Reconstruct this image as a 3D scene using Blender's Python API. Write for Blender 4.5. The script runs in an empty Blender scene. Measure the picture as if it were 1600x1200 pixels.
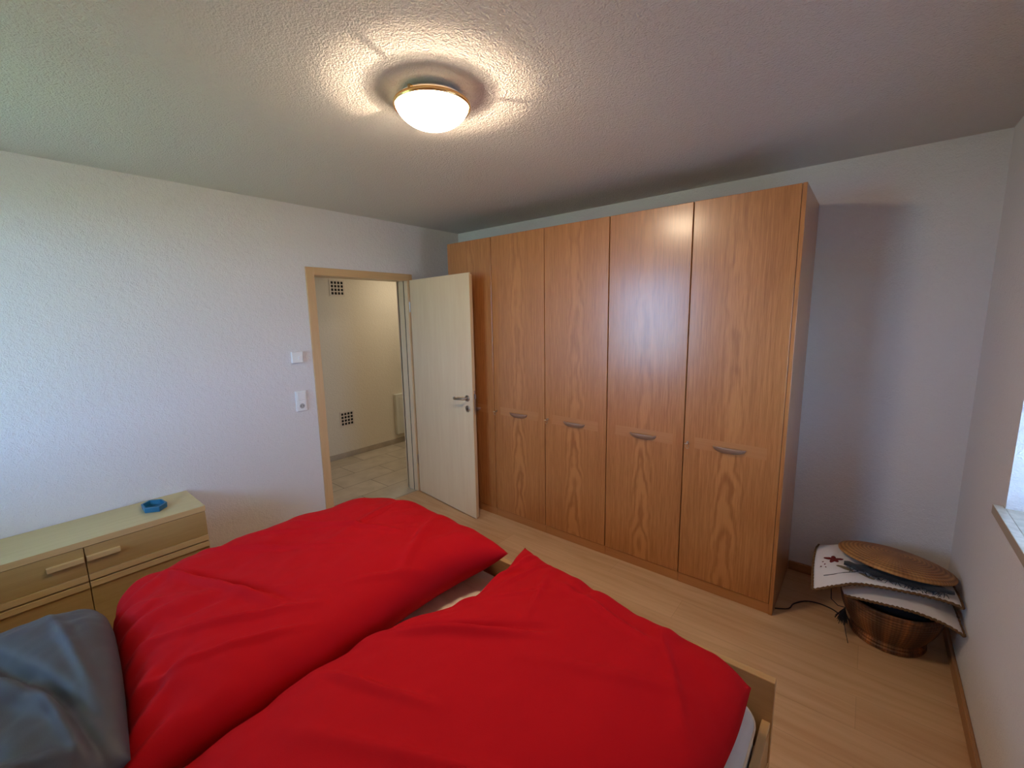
import bpy, bmesh, math, random
from mathutils import Vector, Matrix, noise
random.seed(7)
S = bpy.context.scene
COL = S.collection

# ------------------------------------------------------------------ room dimensions (metres)
# x: from the door wall, y: 0 at the wardrobe wall and negative towards the viewer, z: up
L, H, YR = 3.716, 2.49, -3.86          # room width, height, rear wall
WD, WH = 0.590, 2.270                   # wardrobe depth and height
SEAM = [0.474, 0.964, 1.4665, 1.9685, 2.4735, 2.991]
HX = -1.535                             # far wall of the hallway

# ------------------------------------------------------------------ camera
cam = bpy.data.cameras.new('camera'); camo = bpy.data.objects.new('camera', cam); COL.objects.link(camo)
cam.sensor_width = 36; cam.lens = 676.86 / 1600 * 36; cam.clip_start = 0.02
a, b, c = math.radians(39.542), math.radians(-8.917), math.radians(-1.023)
f = Vector((-math.sin(a) * math.cos(b), math.cos(a) * math.cos(b), math.sin(b)))
r = Vector((math.cos(a), math.sin(a), 0)); u = r.cross(f)
r2 = r * math.cos(c) + u * math.sin(c); u2 = -r * math.sin(c) + u * math.cos(c)
M = Matrix((r2, u2, -f)).transposed().to_4x4(); M.translation = (3.2789, -3.1628, 1.6668)
camo.matrix_world = M
S.camera = camo

# ------------------------------------------------------------------ colour management
S.view_settings.view_transform = 'Standard'; S.view_settings.look = 'None'
S.view_settings.gamma = 1; S.view_settings.use_curve_mapping = False
S.view_settings.exposure = 0.10
S.cycles.use_denoising = True
S.cycles.max_bounces = 10; S.cycles.diffuse_bounces = 5; S.cycles.glossy_bounces = 4
S.cycles.sample_clamp_indirect = 6.0

# ------------------------------------------------------------------ light
SKY_STRENGTH, SUN_STRENGTH, BULB_W, BOWL_STRENGTH, HALL_W = 16.0, 42.0, 14.0, 84.0, 8.0
W = bpy.data.worlds.new('sky'); S.world = W; W.use_nodes = True
nt = W.node_tree; nt.nodes.clear()
wo = nt.nodes.new('ShaderNodeOutputWorld'); bg = nt.nodes.new('ShaderNodeBackground')
tc = nt.nodes.new('ShaderNodeTexCoord'); sx = nt.nodes.new('ShaderNodeSeparateXYZ'); cr = nt.nodes.new('ShaderNodeValToRGB')
nt.links.new(tc.outputs['Generated'], sx.inputs[0]); nt.links.new(sx.outputs[2], cr.inputs[0])
cr.color_ramp.elements[0].position = 0.0; cr.color_ramp.elements[0].color = (0.33, 0.61, 1.0, 1)
cr.color_ramp.elements[1].position = 0.6; cr.color_ramp.elements[1].color = (0.22, 0.45, 1.0, 1)
nt.links.new(cr.outputs[0], bg.inputs[0]); bg.inputs[1].default_value = SKY_STRENGTH
nt.links.new(bg.outputs[0], wo.inputs[0])

def add_light(name, kind, loc, energy, color, **kw):
    d = bpy.data.lights.new(name, kind); d.energy = energy; d.color = color
    for k, v in kw.items(): setattr(d, k, v)
    o = bpy.data.objects.new(name, d); COL.objects.link(o); o.location = loc
    return o
sun = add_light('sun', 'SUN', (6, 3, 8), SUN_STRENGTH, (1.0, 0.95, 0.85), angle=0.01)
sun.rotation_euler = Vector((0.35, -0.45, -1.0)).to_track_quat('-Z', 'Y').to_euler()
# windows: right wall (daylight side, beyond the picture's right edge) and rear wall
WIN1 = dict(y0=-1.90, y1=-0.87, z0=0.93, z1=1.80)
WIN2 = dict(x0=0.28, x1=1.40, z0=0.95, z1=2.22)
def portal(name, loc, w, h, direction):
    o = add_light(name, 'AREA', loc, 1.0, (1, 1, 1), shape='RECTANGLE', size=w, size_y=h)
    o.rotation_euler = Vector(direction).to_track_quat('-Z', 'Y').to_euler()
    o.data.cycles.is_portal = True
    return o
portal('portal_right', (L + .38, (WIN1['y0'] + WIN1['y1']) / 2, (WIN1['z0'] + WIN1['z1']) / 2), 1.03, .87, (-1, 0, 0))
portal('portal_rear', ((WIN2['x0'] + WIN2['x1']) / 2, YR - .38, (WIN2['z0'] + WIN2['z1']) / 2), 1.12, 1.27, (0, 1, 0))
# ceiling lamp of the room: a bare bulb inside the glass bowl; its light leaves through the slit above the rim
LX, LY = 1.945, -1.985
add_light('bulb', 'POINT', (LX, LY, H - .0625), BULB_W, (1.0, 0.74, 0.50), shadow_soft_size=0.004)
# unseen area light added to brighten the hallway
hl = add_light('hall_fill', 'AREA', (-0.85, 0.3, 2.40), HALL_W, (1.0, 0.86, 0.66), shape='DISK', size=0.35)

# ------------------------------------------------------------------ material helpers
MATS = {}
def nodes_of(name):
    m = bpy.data.materials.new(name); m.use_nodes = True
    n = m.node_tree; return m, n, n.nodes['Principled BSDF'], n.nodes, n.links
def rgb(c): return (c[0], c[1], c[2], 1)
def plain(name, col, rough=0.6, metal=0.0, bump=0.0, bscale=200, spec=None, sheen=0.0, vary=0.0, vscale=6):
    m, n, p, N, K = nodes_of(name)
    p.inputs['Base Color'].default_value = rgb(col); p.inputs['Roughness'].default_value = rough
    p.inputs['Metallic'].default_value = metal
    if spec is not None: p.inputs['Specular IOR Level'].default_value = spec
    if sheen: p.inputs['Sheen Weight'].default_value = sheen
    t = N.new('ShaderNodeTexCoord')
    if bump:
        x = N.new('ShaderNodeTexNoise'); x.inputs['Scale'].default_value = bscale; x.inputs['Detail'].default_value = 3
        K.new(t.outputs['Object'], x.inputs['Vector'])
        bb = N.new('ShaderNodeBump'); bb.inputs['Strength'].default_value = bump; bb.inputs['Distance'].default_value = 0.002
        K.new(x.outputs[0], bb.inputs['Height']); K.new(bb.outputs[0], p.inputs['Normal'])
    if vary:
        x = N.new('ShaderNodeTexNoise'); x.inputs['Scale'].default_value = vscale; x.inputs['Detail'].default_value = 4
        K.new(t.outputs['Object'], x.inputs['Vector'])
        g = N.new('ShaderNodeValToRGB')
        g.color_ramp.elements[0].position = .3; g.color_ramp.elements[1].position = .7
        g.color_ramp.elements[0].color = rgb([v * (1 - vary) for v in col]); g.color_ramp.elements[1].color = rgb([min(1, v * (1 + vary)) for v in col])
        K.new(x.outputs[0], g.inputs[0]); K.new(g.outputs[0], p.inputs['Base Color'])
    return m
def math_node(N, K, op, a, b=None, clamp=False):
    m = N.new('ShaderNodeMath'); m.operation = op; m.use_clamp = clamp
    for i, v in enumerate((a, b)):
        if v is None: continue
        if isinstance(v, (int, float)): m.inputs[i].default_value = v
        else: K.new(v, m.inputs[i])
    return m.outputs[0]
def plaster(name, col, size, depth, strength, cells=True):
    m, n, p, N, K = nodes_of(name)
    p.inputs['Base Color'].default_value = rgb(col); p.inputs['Roughness'].default_value = 0.95
    p.inputs['Specular IOR Level'].default_value = 0.1
    t = N.new('ShaderNodeTexCoord')
    w = N.new('ShaderNodeTexNoise'); w.inputs['Scale'].default_value = size * .5; w.inputs['Detail'].default_value = 2
    K.new(t.outputs['Object'], w.inputs['Vector'])
    v = N.new('ShaderNodeTexVoronoi'); v.feature = 'SMOOTH_F1'; v.inputs['Scale'].default_value = size
    mx = N.new('ShaderNodeMix'); mx.data_type = 'VECTOR'; mx.inputs['Factor'].default_value = 0.035
    K.new(t.outputs['Object'], mx.inputs[4]); K.new(w.outputs['Color'], mx.inputs[5]); K.new(mx.outputs[1], v.inputs['Vector'])
    q = N.new('ShaderNodeTexNoise'); q.inputs['Scale'].default_value = size * 1.7; q.inputs['Detail'].default_value = 3
    K.new(t.outputs['Object'], q.inputs['Vector'])
    s = math_node(N, K, 'ADD', math_node(N, K, 'MULTIPLY', v.outputs['Distance'], -.8), q.outputs[0]) if cells else math_node(N, K, 'ADD', q.outputs[0], w.outputs[0])
    if not cells: q.inputs['Distortion'].default_value = 1.2
    bb = N.new('ShaderNodeBump'); bb.inputs['Strength'].default_value = strength; bb.inputs['Distance'].default_value = depth
    K.new(s, bb.inputs['Height']); K.new(bb.outputs[0], p.inputs['Normal'])
    return m
def wood(name, light, dark, axis='Z', rough=0.35, cathedral=False, fine=1.0, pores=0.5, coat=0.0, seedmul=1.0, fig=1.0, spec=0.5, zf=.30, amp=.42):
    """straight or flame-grained veneer, grain running along the given local axis"""
    m, n, p, N, K = nodes_of(name)
    t = N.new('ShaderNodeTexCoord'); sep = N.new('ShaderNodeSeparateXYZ'); K.new(t.outputs['Object'], sep.inputs[0])
    oi = N.new('ShaderNodeObjectInfo')
    ax = {'X': 0, 'Y': 1, 'Z': 2}[axis]
    along = sep.outputs[ax]; others = [sep.outputs[i] for i in range(3) if i != ax]
    across = math_node(N, K, 'ADD', others[0], others[1])
    off = math_node(N, K, 'MULTIPLY', oi.outputs['Random'], 37.0 * seedmul)
    def nz(sa, sl, detail=4, rough_=0.55):
        cb = N.new('ShaderNodeCombineXYZ')
        K.new(math_node(N, K, 'MULTIPLY', across, sa), cb.inputs[0])
        K.new(math_node(N, K, 'MULTIPLY', along, sl), cb.inputs[1]); K.new(off, cb.inputs[2])
        x = N.new('ShaderNodeTexNoise'); x.inputs['Scale'].default_value = 1; x.inputs['Detail'].default_value = detail
        x.inputs['Roughness'].default_value = rough_
        K.new(cb.outputs[0], x.inputs['Vector']); return x.outputs[0]
    streak = nz(90 * fine, 2.0, 5, .65)
    broad = nz(9 * fine, .7, 3)
    pore = nz(520 * fine, 9.0, 2)
    if cathedral:
        # plain-sawn log: rings of a cone around a nearly parallel axis give the flames
        wob = math_node(N, K, 'MULTIPLY', math_node(N, K, 'SUBTRACT', nz(6, 2.2, 2), .5), .10)
        wob2 = math_node(N, K, 'MULTIPLY', math_node(N, K, 'SUBTRACT', nz(28, 8.0, 3), .5), .030)
        xx = math_node(N, K, 'ADD', math_node(N, K, 'ADD', others[0], wob), wob2)
        ab = math_node(N, K, 'ABSOLUTE', xx)
        x2 = math_node(N, K, 'POWER', ab, 1.55)
        zz = math_node(N, K, 'ADD', math_node(N, K, 'MULTIPLY', along, zf), math_node(N, K, 'MULTIPLY', nz(2, 4.2, 2), .16))
        rr = math_node(N, K, 'ADD', math_node(N, K, 'MULTIPLY', x2, 9.0), zz)
        ring = math_node(N, K, 'SINE', math_node(N, K, 'MULTIPLY', rr, 55.0 * fig))
        ring = math_node(N, K, 'ADD', math_node(N, K, 'MULTIPLY', ring, .5), .5)
        ring = math_node(N, K, 'POWER', ring, 1.4)
        near = N.new('ShaderNodeMapRange'); near.inputs['From Min'].default_value = 0.03; near.inputs['From Max'].default_value = 0.085
        near.inputs['To Min'].default_value = 1; near.inputs['To Max'].default_value = 0.0
        K.new(ab, near.inputs['Value'])
        mixf = N.new('ShaderNodeMix'); K.new(near.outputs[0], mixf.inputs[0])
        s1 = math_node(N, K, 'ADD', math_node(N, K, 'MULTIPLY', streak, .8), math_node(N, K, 'MULTIPLY', broad, .2))
        K.new(s1, mixf.inputs[2])
        s2 = math_node(N, K, 'ADD', math_node(N, K, 'MULTIPLY', ring, amp), math_node(N, K, 'MULTIPLY', streak, .92 - amp))
        K.new(s2, mixf.inputs[3])
        val = mixf.outputs[0]
    else:
        val = math_node(N, K, 'ADD', math_node(N, K, 'MULTIPLY', streak, .65), math_node(N, K, 'MULTIPLY', broad, .35))
    val = math_node(N, K, 'ADD', val, math_node(N, K, 'MULTIPLY', math_node(N, K, 'SUBTRACT', pore, .5), pores))
    g = N.new('ShaderNodeValToRGB'); g.color_ramp.elements[0].position = .28; g.color_ramp.elements[1].position = .72
    g.color_ramp.elements[0].color = rgb(light); g.color_ramp.elements[1].color = rgb(dark)
    K.new(val, g.inputs[0]); K.new(g.outputs[0], p.inputs['Base Color'])
    p.inputs['Roughness'].default_value = rough; p.inputs['Specular IOR Level'].default_value = spec
    if coat: p.inputs['Coat Weight'].default_value = coat; p.inputs['Coat Roughness'].default_value = .22
    bb = N.new('ShaderNodeBump'); bb.inputs['Strength'].default_value = .25; bb.inputs['Distance'].default_value = 0.0012
    bb.invert = True
    K.new(val, bb.inputs['Height']); K.new(bb.outputs[0], p.inputs['Normal'])
    return m

# ------------------------------------------------------------------ materials
m_ceiling = plaster('ceiling_plaster', (0.68, 0.65, 0.63), 95, 0.009, 0.6)
m_wall = plaster('wall_plaster', (0.74, 0.70, 0.69), 60, 0.008, 0.55, cells=False)
m_hallwall = plaster('hall_plaster', (0.76, 0.70, 0.58), 60, 0.006, 0.35)
OAK_L, OAK_D = (0.53, 0.215, 0.062), (0.34, 0.115, 0.028)
m_oak = wood('oak_straight', OAK_L, OAK_D, 'Z', .36, pores=.9, coat=.8)
m_oakc = wood('oak_flame', OAK_L, OAK_D, 'Z', .36, cathedral=True, pores=.9, coat=.8, zf=.26, amp=.44, fig=1.15)
m_oaku = wood('oak_flame_long', OAK_L, OAK_D, 'Z', .36, cathedral=True, pores=.9, coat=.8, zf=.12, amp=.26)
m_oakh = wood('oak_cross_band', (0.50, 0.215, 0.068), (0.43, 0.165, 0.048), 'X', .38, pores=.1, coat=.8)
m_oaktrim = wood('oak_skirting', (0.42, 0.21, 0.09), (0.30, 0.14, 0.055), 'X', .4, pores=.4)
m_oaktrimy = wood('oak_skirting_y', (0.42, 0.21, 0.09), (0.30, 0.14, 0.055), 'Y', .4, pores=.4)
m_maple = wood('maple_door', (0.84, 0.65, 0.42), (0.76, 0.55, 0.33), 'Z', .38, fine=.35, pores=.15)
m_mapleh = wood('maple_casing_cross', (0.66, 0.43, 0.22), (0.56, 0.34, 0.16), 'Y', .38, fine=.35, pores=.15)
m_maplev = wood('maple_casing', (0.66, 0.43, 0.22), (0.56, 0.34, 0.16), 'Z', .38, fine=.35, pores=.15)
m_maplein = wood('maple_lining', (0.80, 0.62, 0.40), (0.72, 0.53, 0.31), 'Z', .38, fine=.35, pores=.15)
m_dress = wood('dresser_front', (0.47, 0.30, 0.115), (0.38, 0.225, 0.08), 'Y', .42, fine=.4, pores=.2)
m_dresst = wood('dresser_top', (0.58, 0.47, 0.24), (0.50, 0.39, 0.19), 'Y', .42, fine=.4, pores=.2)
m_dressl = wood('dresser_light_strip', (0.62, 0.41, 0.19), (0.53, 0.33, 0.14), 'Y', .42, fine=.4, pores=.2)
m_bedwood = wood('bed_maple', (0.60, 0.38, 0.17), (0.48, 0.28, 0.115), 'X', .4, fine=.4, pores=.2)
m_bedwoody = wood('bed_maple_y', (0.60, 0.38, 0.17), (0.48, 0.28, 0.115), 'Y', .4, fine=.4, pores=.2)
m_red = plain('red_cotton', (0.48, 0.0028, 0.008), .85, bump=.25, bscale=500, spec=.15)
m_grey = plain('grey_satin', (0.062, 0.055, 0.066), .6, bump=.2, bscale=400)
m_mattress = plain('mattress_cloth', (0.74, 0.64, 0.52), .9, bump=.3, bscale=300)
m_mattress2 = plain('quilted_cloth', (0.66, 0.62, 0.60), .9, bump=.3, bscale=300)
m_piping = plain('cream_piping', (0.78, 0.62, 0.42), .8)
m_steel = plain('brushed_steel', (0.50, 0.45, 0.40), .30, metal=1.0)
m_brass = plain('brass_rim', (0.80, 0.52, 0.22), .18, metal=1.0)
m_nickel = plain('nickel', (0.62, 0.56, 0.48), .25, metal=1.0)
m_white = plain('white_plastic', (0.82, 0.80, 0.78), .4)
m_dark = plain('dark_hole', (0.012, 0.010, 0.010), .8)
m_slot = plain('lock_recess', (0.05, 0.03, 0.02), .7)
m_handle = wood('handle_wood', (0.36, 0.20, 0.12), (0.24, 0.125, 0.07), 'X', .35, pores=.3)
m_blue = plain('teal_blue', (0.012, 0.13, 0.24), .4, vary=.2)
m_panel = plain('panel_enamel', (0.74, 0.74, 0.66), .35)
m_grille = plain('vent_enamel', (0.70, 0.62, 0.52), .5)
m_base = plain('tile_skirting', (0.42, 0.36, 0.29), .45, vary=.15)
m_sill = plain('stone_sill', (0.55, 0.52, 0.44), .25, vary=.12, vscale=40)
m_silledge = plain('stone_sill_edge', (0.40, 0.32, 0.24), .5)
m_cushion = plain('white_linen', (0.74, 0.67, 0.64), .9, bump=.3, bscale=350)
m_braid = plain('brown_braid', (0.14, 0.065, 0.02), .9, bump=.8, bscale=260)
m_darkred = plain('dark_red_stitching', (0.16, 0.012, 0.008), .9)
m_darkgreen = plain('dark_thread', (0.03, 0.03, 0.022), .9)
m_olive = plain('leaf_thread', (0.22, 0.16, 0.09), .9)
m_scarf = plain('black_wool', (0.012, 0.016, 0.024), .95, bump=.6, bscale=150, sheen=.2)
m_cable = plain('cable_rubber', (0.02, 0.013, 0.010), .5)
m_lawn = plain('lawn', (0.15, 0.25, 0.09), .95, vary=.3, vscale=2)
m_bounce = plain('bounce_slab_grey', (0.30, 0.29, 0.27), .9, vary=.15)  # for the added grey ground outside the right window
m_frame = plain('white_window_frame', (0.8, 0.8, 0.8), .4)
m_key = plain('key_metal', (0.55, 0.45, 0.34), .3, metal=1.0)
m_shell = plain('house_render', (0.7, 0.7, 0.68), .9)

def make_glass():
    m, n, p, N, K = nodes_of('window_glass'); N.remove(p)
    tr = N.new('ShaderNodeBsdfTransparent'); gl = N.new('ShaderNodeBsdfGlossy'); gl.inputs['Roughness'].default_value = 0.02
    mx = N.new('ShaderNodeMixShader'); mx.inputs[0].default_value = 0.06
    K.new(tr.outputs[0], mx.inputs[1]); K.new(gl.outputs[0], mx.inputs[2]); K.new(mx.outputs[0], N['Material Output'].inputs[0])
    return m
m_glass = make_glass()
def make_bowl():
    m, n, p, N, K = nodes_of('lit_opal_glass')
    p.inputs['Base Color'].default_value = (0.9, 0.85, 0.75, 1); p.inputs['Roughness'].default_value = .2
    p.inputs['Emission Color'].default_value = (1.0, 0.78, 0.54, 1); p.inputs['Emission Strength'].default_value = BOWL_STRENGTH
    return m
m_bowl = make_bowl()
m_inner = plain('leak_liner', (.10, .085, .06), .6)  # dark, for the added liner that blocks upward glow
def make_floor():
    m, n, p, N, K = nodes_of('maple_laminate')
    t = N.new('ShaderNodeTexCoord')
    br = N.new('ShaderNodeTexBrick'); br.inputs['Scale'].default_value = 1
    br.inputs['Brick Width'].default_value = 1.28; br.inputs['Row Height'].default_value = 0.19
    br.inputs['Mortar Size'].default_value = 0.0016; br.inputs['Mortar Smooth'].default_value = .5; br.offset = .37
    br.inputs['Color1'].default_value = (.35, .35, .35, 1); br.inputs['Color2'].default_value = (.65, .65, .65, 1); br.inputs['Mortar'].default_value = (0.5, 0.5, 0.5, 1)
    K.new(t.outputs['Object'], br.inputs['Vector'])
    mp = N.new('ShaderNodeMapping'); mp.inputs['Scale'].default_value = (2.2, 26, 1); K.new(t.outputs['Object'], mp.inputs[0])
    x = N.new('ShaderNodeTexNoise'); x.inputs['Scale'].default_value = 1.0; x.inputs['Detail'].default_value = 5; x.inputs['Distortion'].default_value = .6
    K.new(mp.outputs[0], x.inputs['Vector'])
    mp2 = N.new('ShaderNodeMapping'); mp2.inputs['Scale'].default_value = (.9, 5, 1); K.new(t.outputs['Object'], mp2.inputs[0])
    x2 = N.new('ShaderNodeTexNoise'); x2.inputs['Scale'].default_value = 1.0; x2.inputs['Detail'].default_value = 3
    K.new(mp2.outputs[0], x2.inputs['Vector'])
    s = math_node(N, K, 'ADD', math_node(N, K, 'MULTIPLY', x.outputs[0], .40), math_node(N, K, 'MULTIPLY', br.outputs['Color'], .30))
    s = math_node(N, K, 'ADD', s, math_node(N, K, 'MULTIPLY', x2.outputs[0], .30))
    g = N.new('ShaderNodeValToRGB'); g.color_ramp.elements[0].position = .37; g.color_ramp.elements[1].position = .63
    g.color_ramp.elements[0].color = (0.70, 0.46, 0.26, 1); g.color_ramp.elements[1].color = (0.53, 0.30, 0.145, 1)
    K.new(s, g.inputs[0])
    mx = N.new('ShaderNodeMix'); mx.data_type = 'RGBA'; K.new(math_node(N, K, 'MULTIPLY', br.outputs['Fac'], .28), mx.inputs[0]); K.new(g.outputs[0], mx.inputs[6]); mx.inputs[7].default_value = (.20, .11, .05, 1)
    K.new(mx.outputs[2], p.inputs['Base Color'])
    p.inputs['Roughness'].default_value = .38
    return m
m_floor = make_floor()
def make_tile():
    m, n, p, N, K = nodes_of('hall_tile')
    t = N.new('ShaderNodeTexCoord'); mp = N.new('ShaderNodeMapping'); mp.inputs['Rotation'].default_value = (0, 0, math.pi / 2)
    mp.inputs['Location'].default_value = (0.13, .02, 0)
    K.new(t.outputs['Object'], mp.inputs[0])
    br = N.new('ShaderNodeTexBrick'); br.inputs['Scale'].default_value = 1
    br.inputs['Brick Width'].default_value = 0.6; br.inputs['Row Height'].default_value = 0.31; br.inputs['Mortar Size'].default_value = 0.004
    br.inputs['Color1'].default_value = (.52, .45, .35, 1); br.inputs['Color2'].default_value = (.60, .53, .43, 1); br.inputs['Mortar'].default_value = (.24, .19, .14, 1)
    K.new(mp.outputs[0], br.inputs['Vector'])
    x = N.new('ShaderNodeTexNoise'); x.inputs['Scale'].default_value = 7; x.inputs['Detail'].default_value = 5; K.new(t.outputs['Object'], x.inputs['Vector'])
    mx = N.new('ShaderNodeMix'); mx.data_type = 'RGBA'; mx.blend_type = 'MULTIPLY'; mx.inputs[0].default_value = .5
    K.new(br.outputs['Color'], mx.inputs[6])
    g = N.new('ShaderNodeValToRGB'); g.color_ramp.elements[0].position = .35; g.color_ramp.elements[1].position = .65
    g.color_ramp.elements[0].color = (.7, .68, .64, 1); g.color_ramp.elements[1].color = (1, 1, 1, 1); K.new(x.outputs[0], g.inputs[0])
    K.new(g.outputs[0], mx.inputs[7]); K.new(mx.outputs[2], p.inputs['Base Color']); p.inputs['Roughness'].default_value = .35
    return m
m_tile = make_tile()
def make_basket():
    m, n, p, N, K = nodes_of('woven_basket')
    t = N.new('ShaderNodeTexCoord'); sep = N.new('ShaderNodeSeparateXYZ'); K.new(t.outputs['Object'], sep.inputs[0])
    ang = math_node(N, K, 'ARCTAN2', sep.outputs[1], sep.outputs[0])
    cb = N.new('ShaderNodeCombineXYZ'); K.new(math_node(N, K, 'MULTIPLY', ang, 2.6), cb.inputs[0]); K.new(math_node(N, K, 'MULTIPLY', sep.outputs[2], 1.5), cb.inputs[1])
    x = N.new('ShaderNodeTexNoise'); x.inputs['Scale'].default_value = 1.0; x.inputs['Detail'].default_value = 3; K.new(cb.outputs[0], x.inputs['Vector'])
    g = N.new('ShaderNodeValToRGB'); e = g.color_ramp.elements
    e[0].position = .34; e[0].color = (0.62, 0.22, 0.06, 1); e[1].position = .60; e[1].color = (0.11, 0.048, 0.022, 1)
    k = e.new(.44); k.color = (0.34, 0.14, 0.05, 1)
    k = e.new(.52); k.color = (0.19, 0.085, 0.036, 1)
    K.new(x.outputs[0], g.inputs[0])
    # basket weave: short vertical stitches over the coils
    sa = math_node(N, K, 'SINE', math_node(N, K, 'MULTIPLY', ang, 84.0)); sz = math_node(N, K, 'SINE', math_node(N, K, 'MULTIPLY', sep.outputs[2], 420.0))
    wv = math_node(N, K, 'ADD', math_node(N, K, 'MULTIPLY', sa, .5), sz)
    mx = N.new('ShaderNodeMix'); mx.data_type = 'RGBA'; mx.blend_type = 'MULTIPLY'
    K.new(math_node(N, K, 'MULTIPLY', math_node(N, K, 'ADD', wv, 1.5), .34, True), mx.inputs[0])
    K.new(g.outputs[0], mx.inputs[6]); mx.inputs[7].default_value = (.45, .38, .34, 1)
    K.new(mx.outputs[2], p.inputs['Base Color']); p.inputs['Roughness'].default_value = .5
    bb = N.new('ShaderNodeBump'); bb.inputs['Strength'].default_value = .5; bb.inputs['Distance'].default_value = .002; K.new(wv, bb.inputs['Height']); K.new(bb.outputs[0], p.inputs['Normal'])
    return m
m_basket = make_basket()
def make_lidmat():
    m, n, p, N, K = nodes_of('coiled_lid')
    t = N.new('ShaderNodeTexCoord'); sep = N.new('ShaderNodeSeparateXYZ'); K.new(t.outputs['Object'], sep.inputs[0])
    rr = math_node(N, K, 'SQRT', math_node(N, K, 'ADD', math_node(N, K, 'POWER', sep.outputs[0], 2.0), math_node(N, K, 'POWER', sep.outputs[1], 2.0)))
    s = math_node(N, K, 'SINE', math_node(N, K, 'MULTIPLY', rr, 360.0))
    ang = math_node(N, K, 'ARCTAN2', sep.outputs[1], sep.outputs[0])
    st = math_node(N, K, 'SINE', math_node(N, K, 'MULTIPLY', ang, 90.0))
    wv = math_node(N, K, 'ADD', s, math_node(N, K, 'MULTIPLY', st, .4))
    x = N.new('ShaderNodeTexNoise'); x.inputs['Scale'].default_value = 9; x.inputs['Detail'].default_value = 3; K.new(t.outputs['Object'], x.inputs['Vector'])
    g = N.new('ShaderNodeValToRGB'); g.color_ramp.elements[0].position = .35; g.color_ramp.elements[1].position = .68
    g.color_ramp.elements[0].color = (0.56, 0.27, 0.075, 1); g.color_ramp.elements[1].color = (0.36, 0.15, 0.045, 1)
    K.new(x.outputs[0], g.inputs[0])
    mx = N.new('ShaderNodeMix'); mx.data_type = 'RGBA'; mx.blend_type = 'MULTIPLY'
    K.new(math_node(N, K, 'MULTIPLY', math_node(N, K, 'SUBTRACT', 1.4, wv), .28, True), mx.inputs[0])
    K.new(g.outputs[0], mx.inputs[6]); mx.inputs[7].default_value = (.30, .20, .14, 1)
    K.new(mx.outputs[2], p.inputs['Base Color']); p.inputs['Roughness'].default_value = .55
    bb = N.new('ShaderNodeBump'); bb.inputs['Strength'].default_value = .6; bb.inputs['Distance'].default_value = .003; K.new(wv, bb.inputs['Height']); K.new(bb.outputs[0], p.inputs['Normal'])
    return m
m_lid = make_lidmat()

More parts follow.
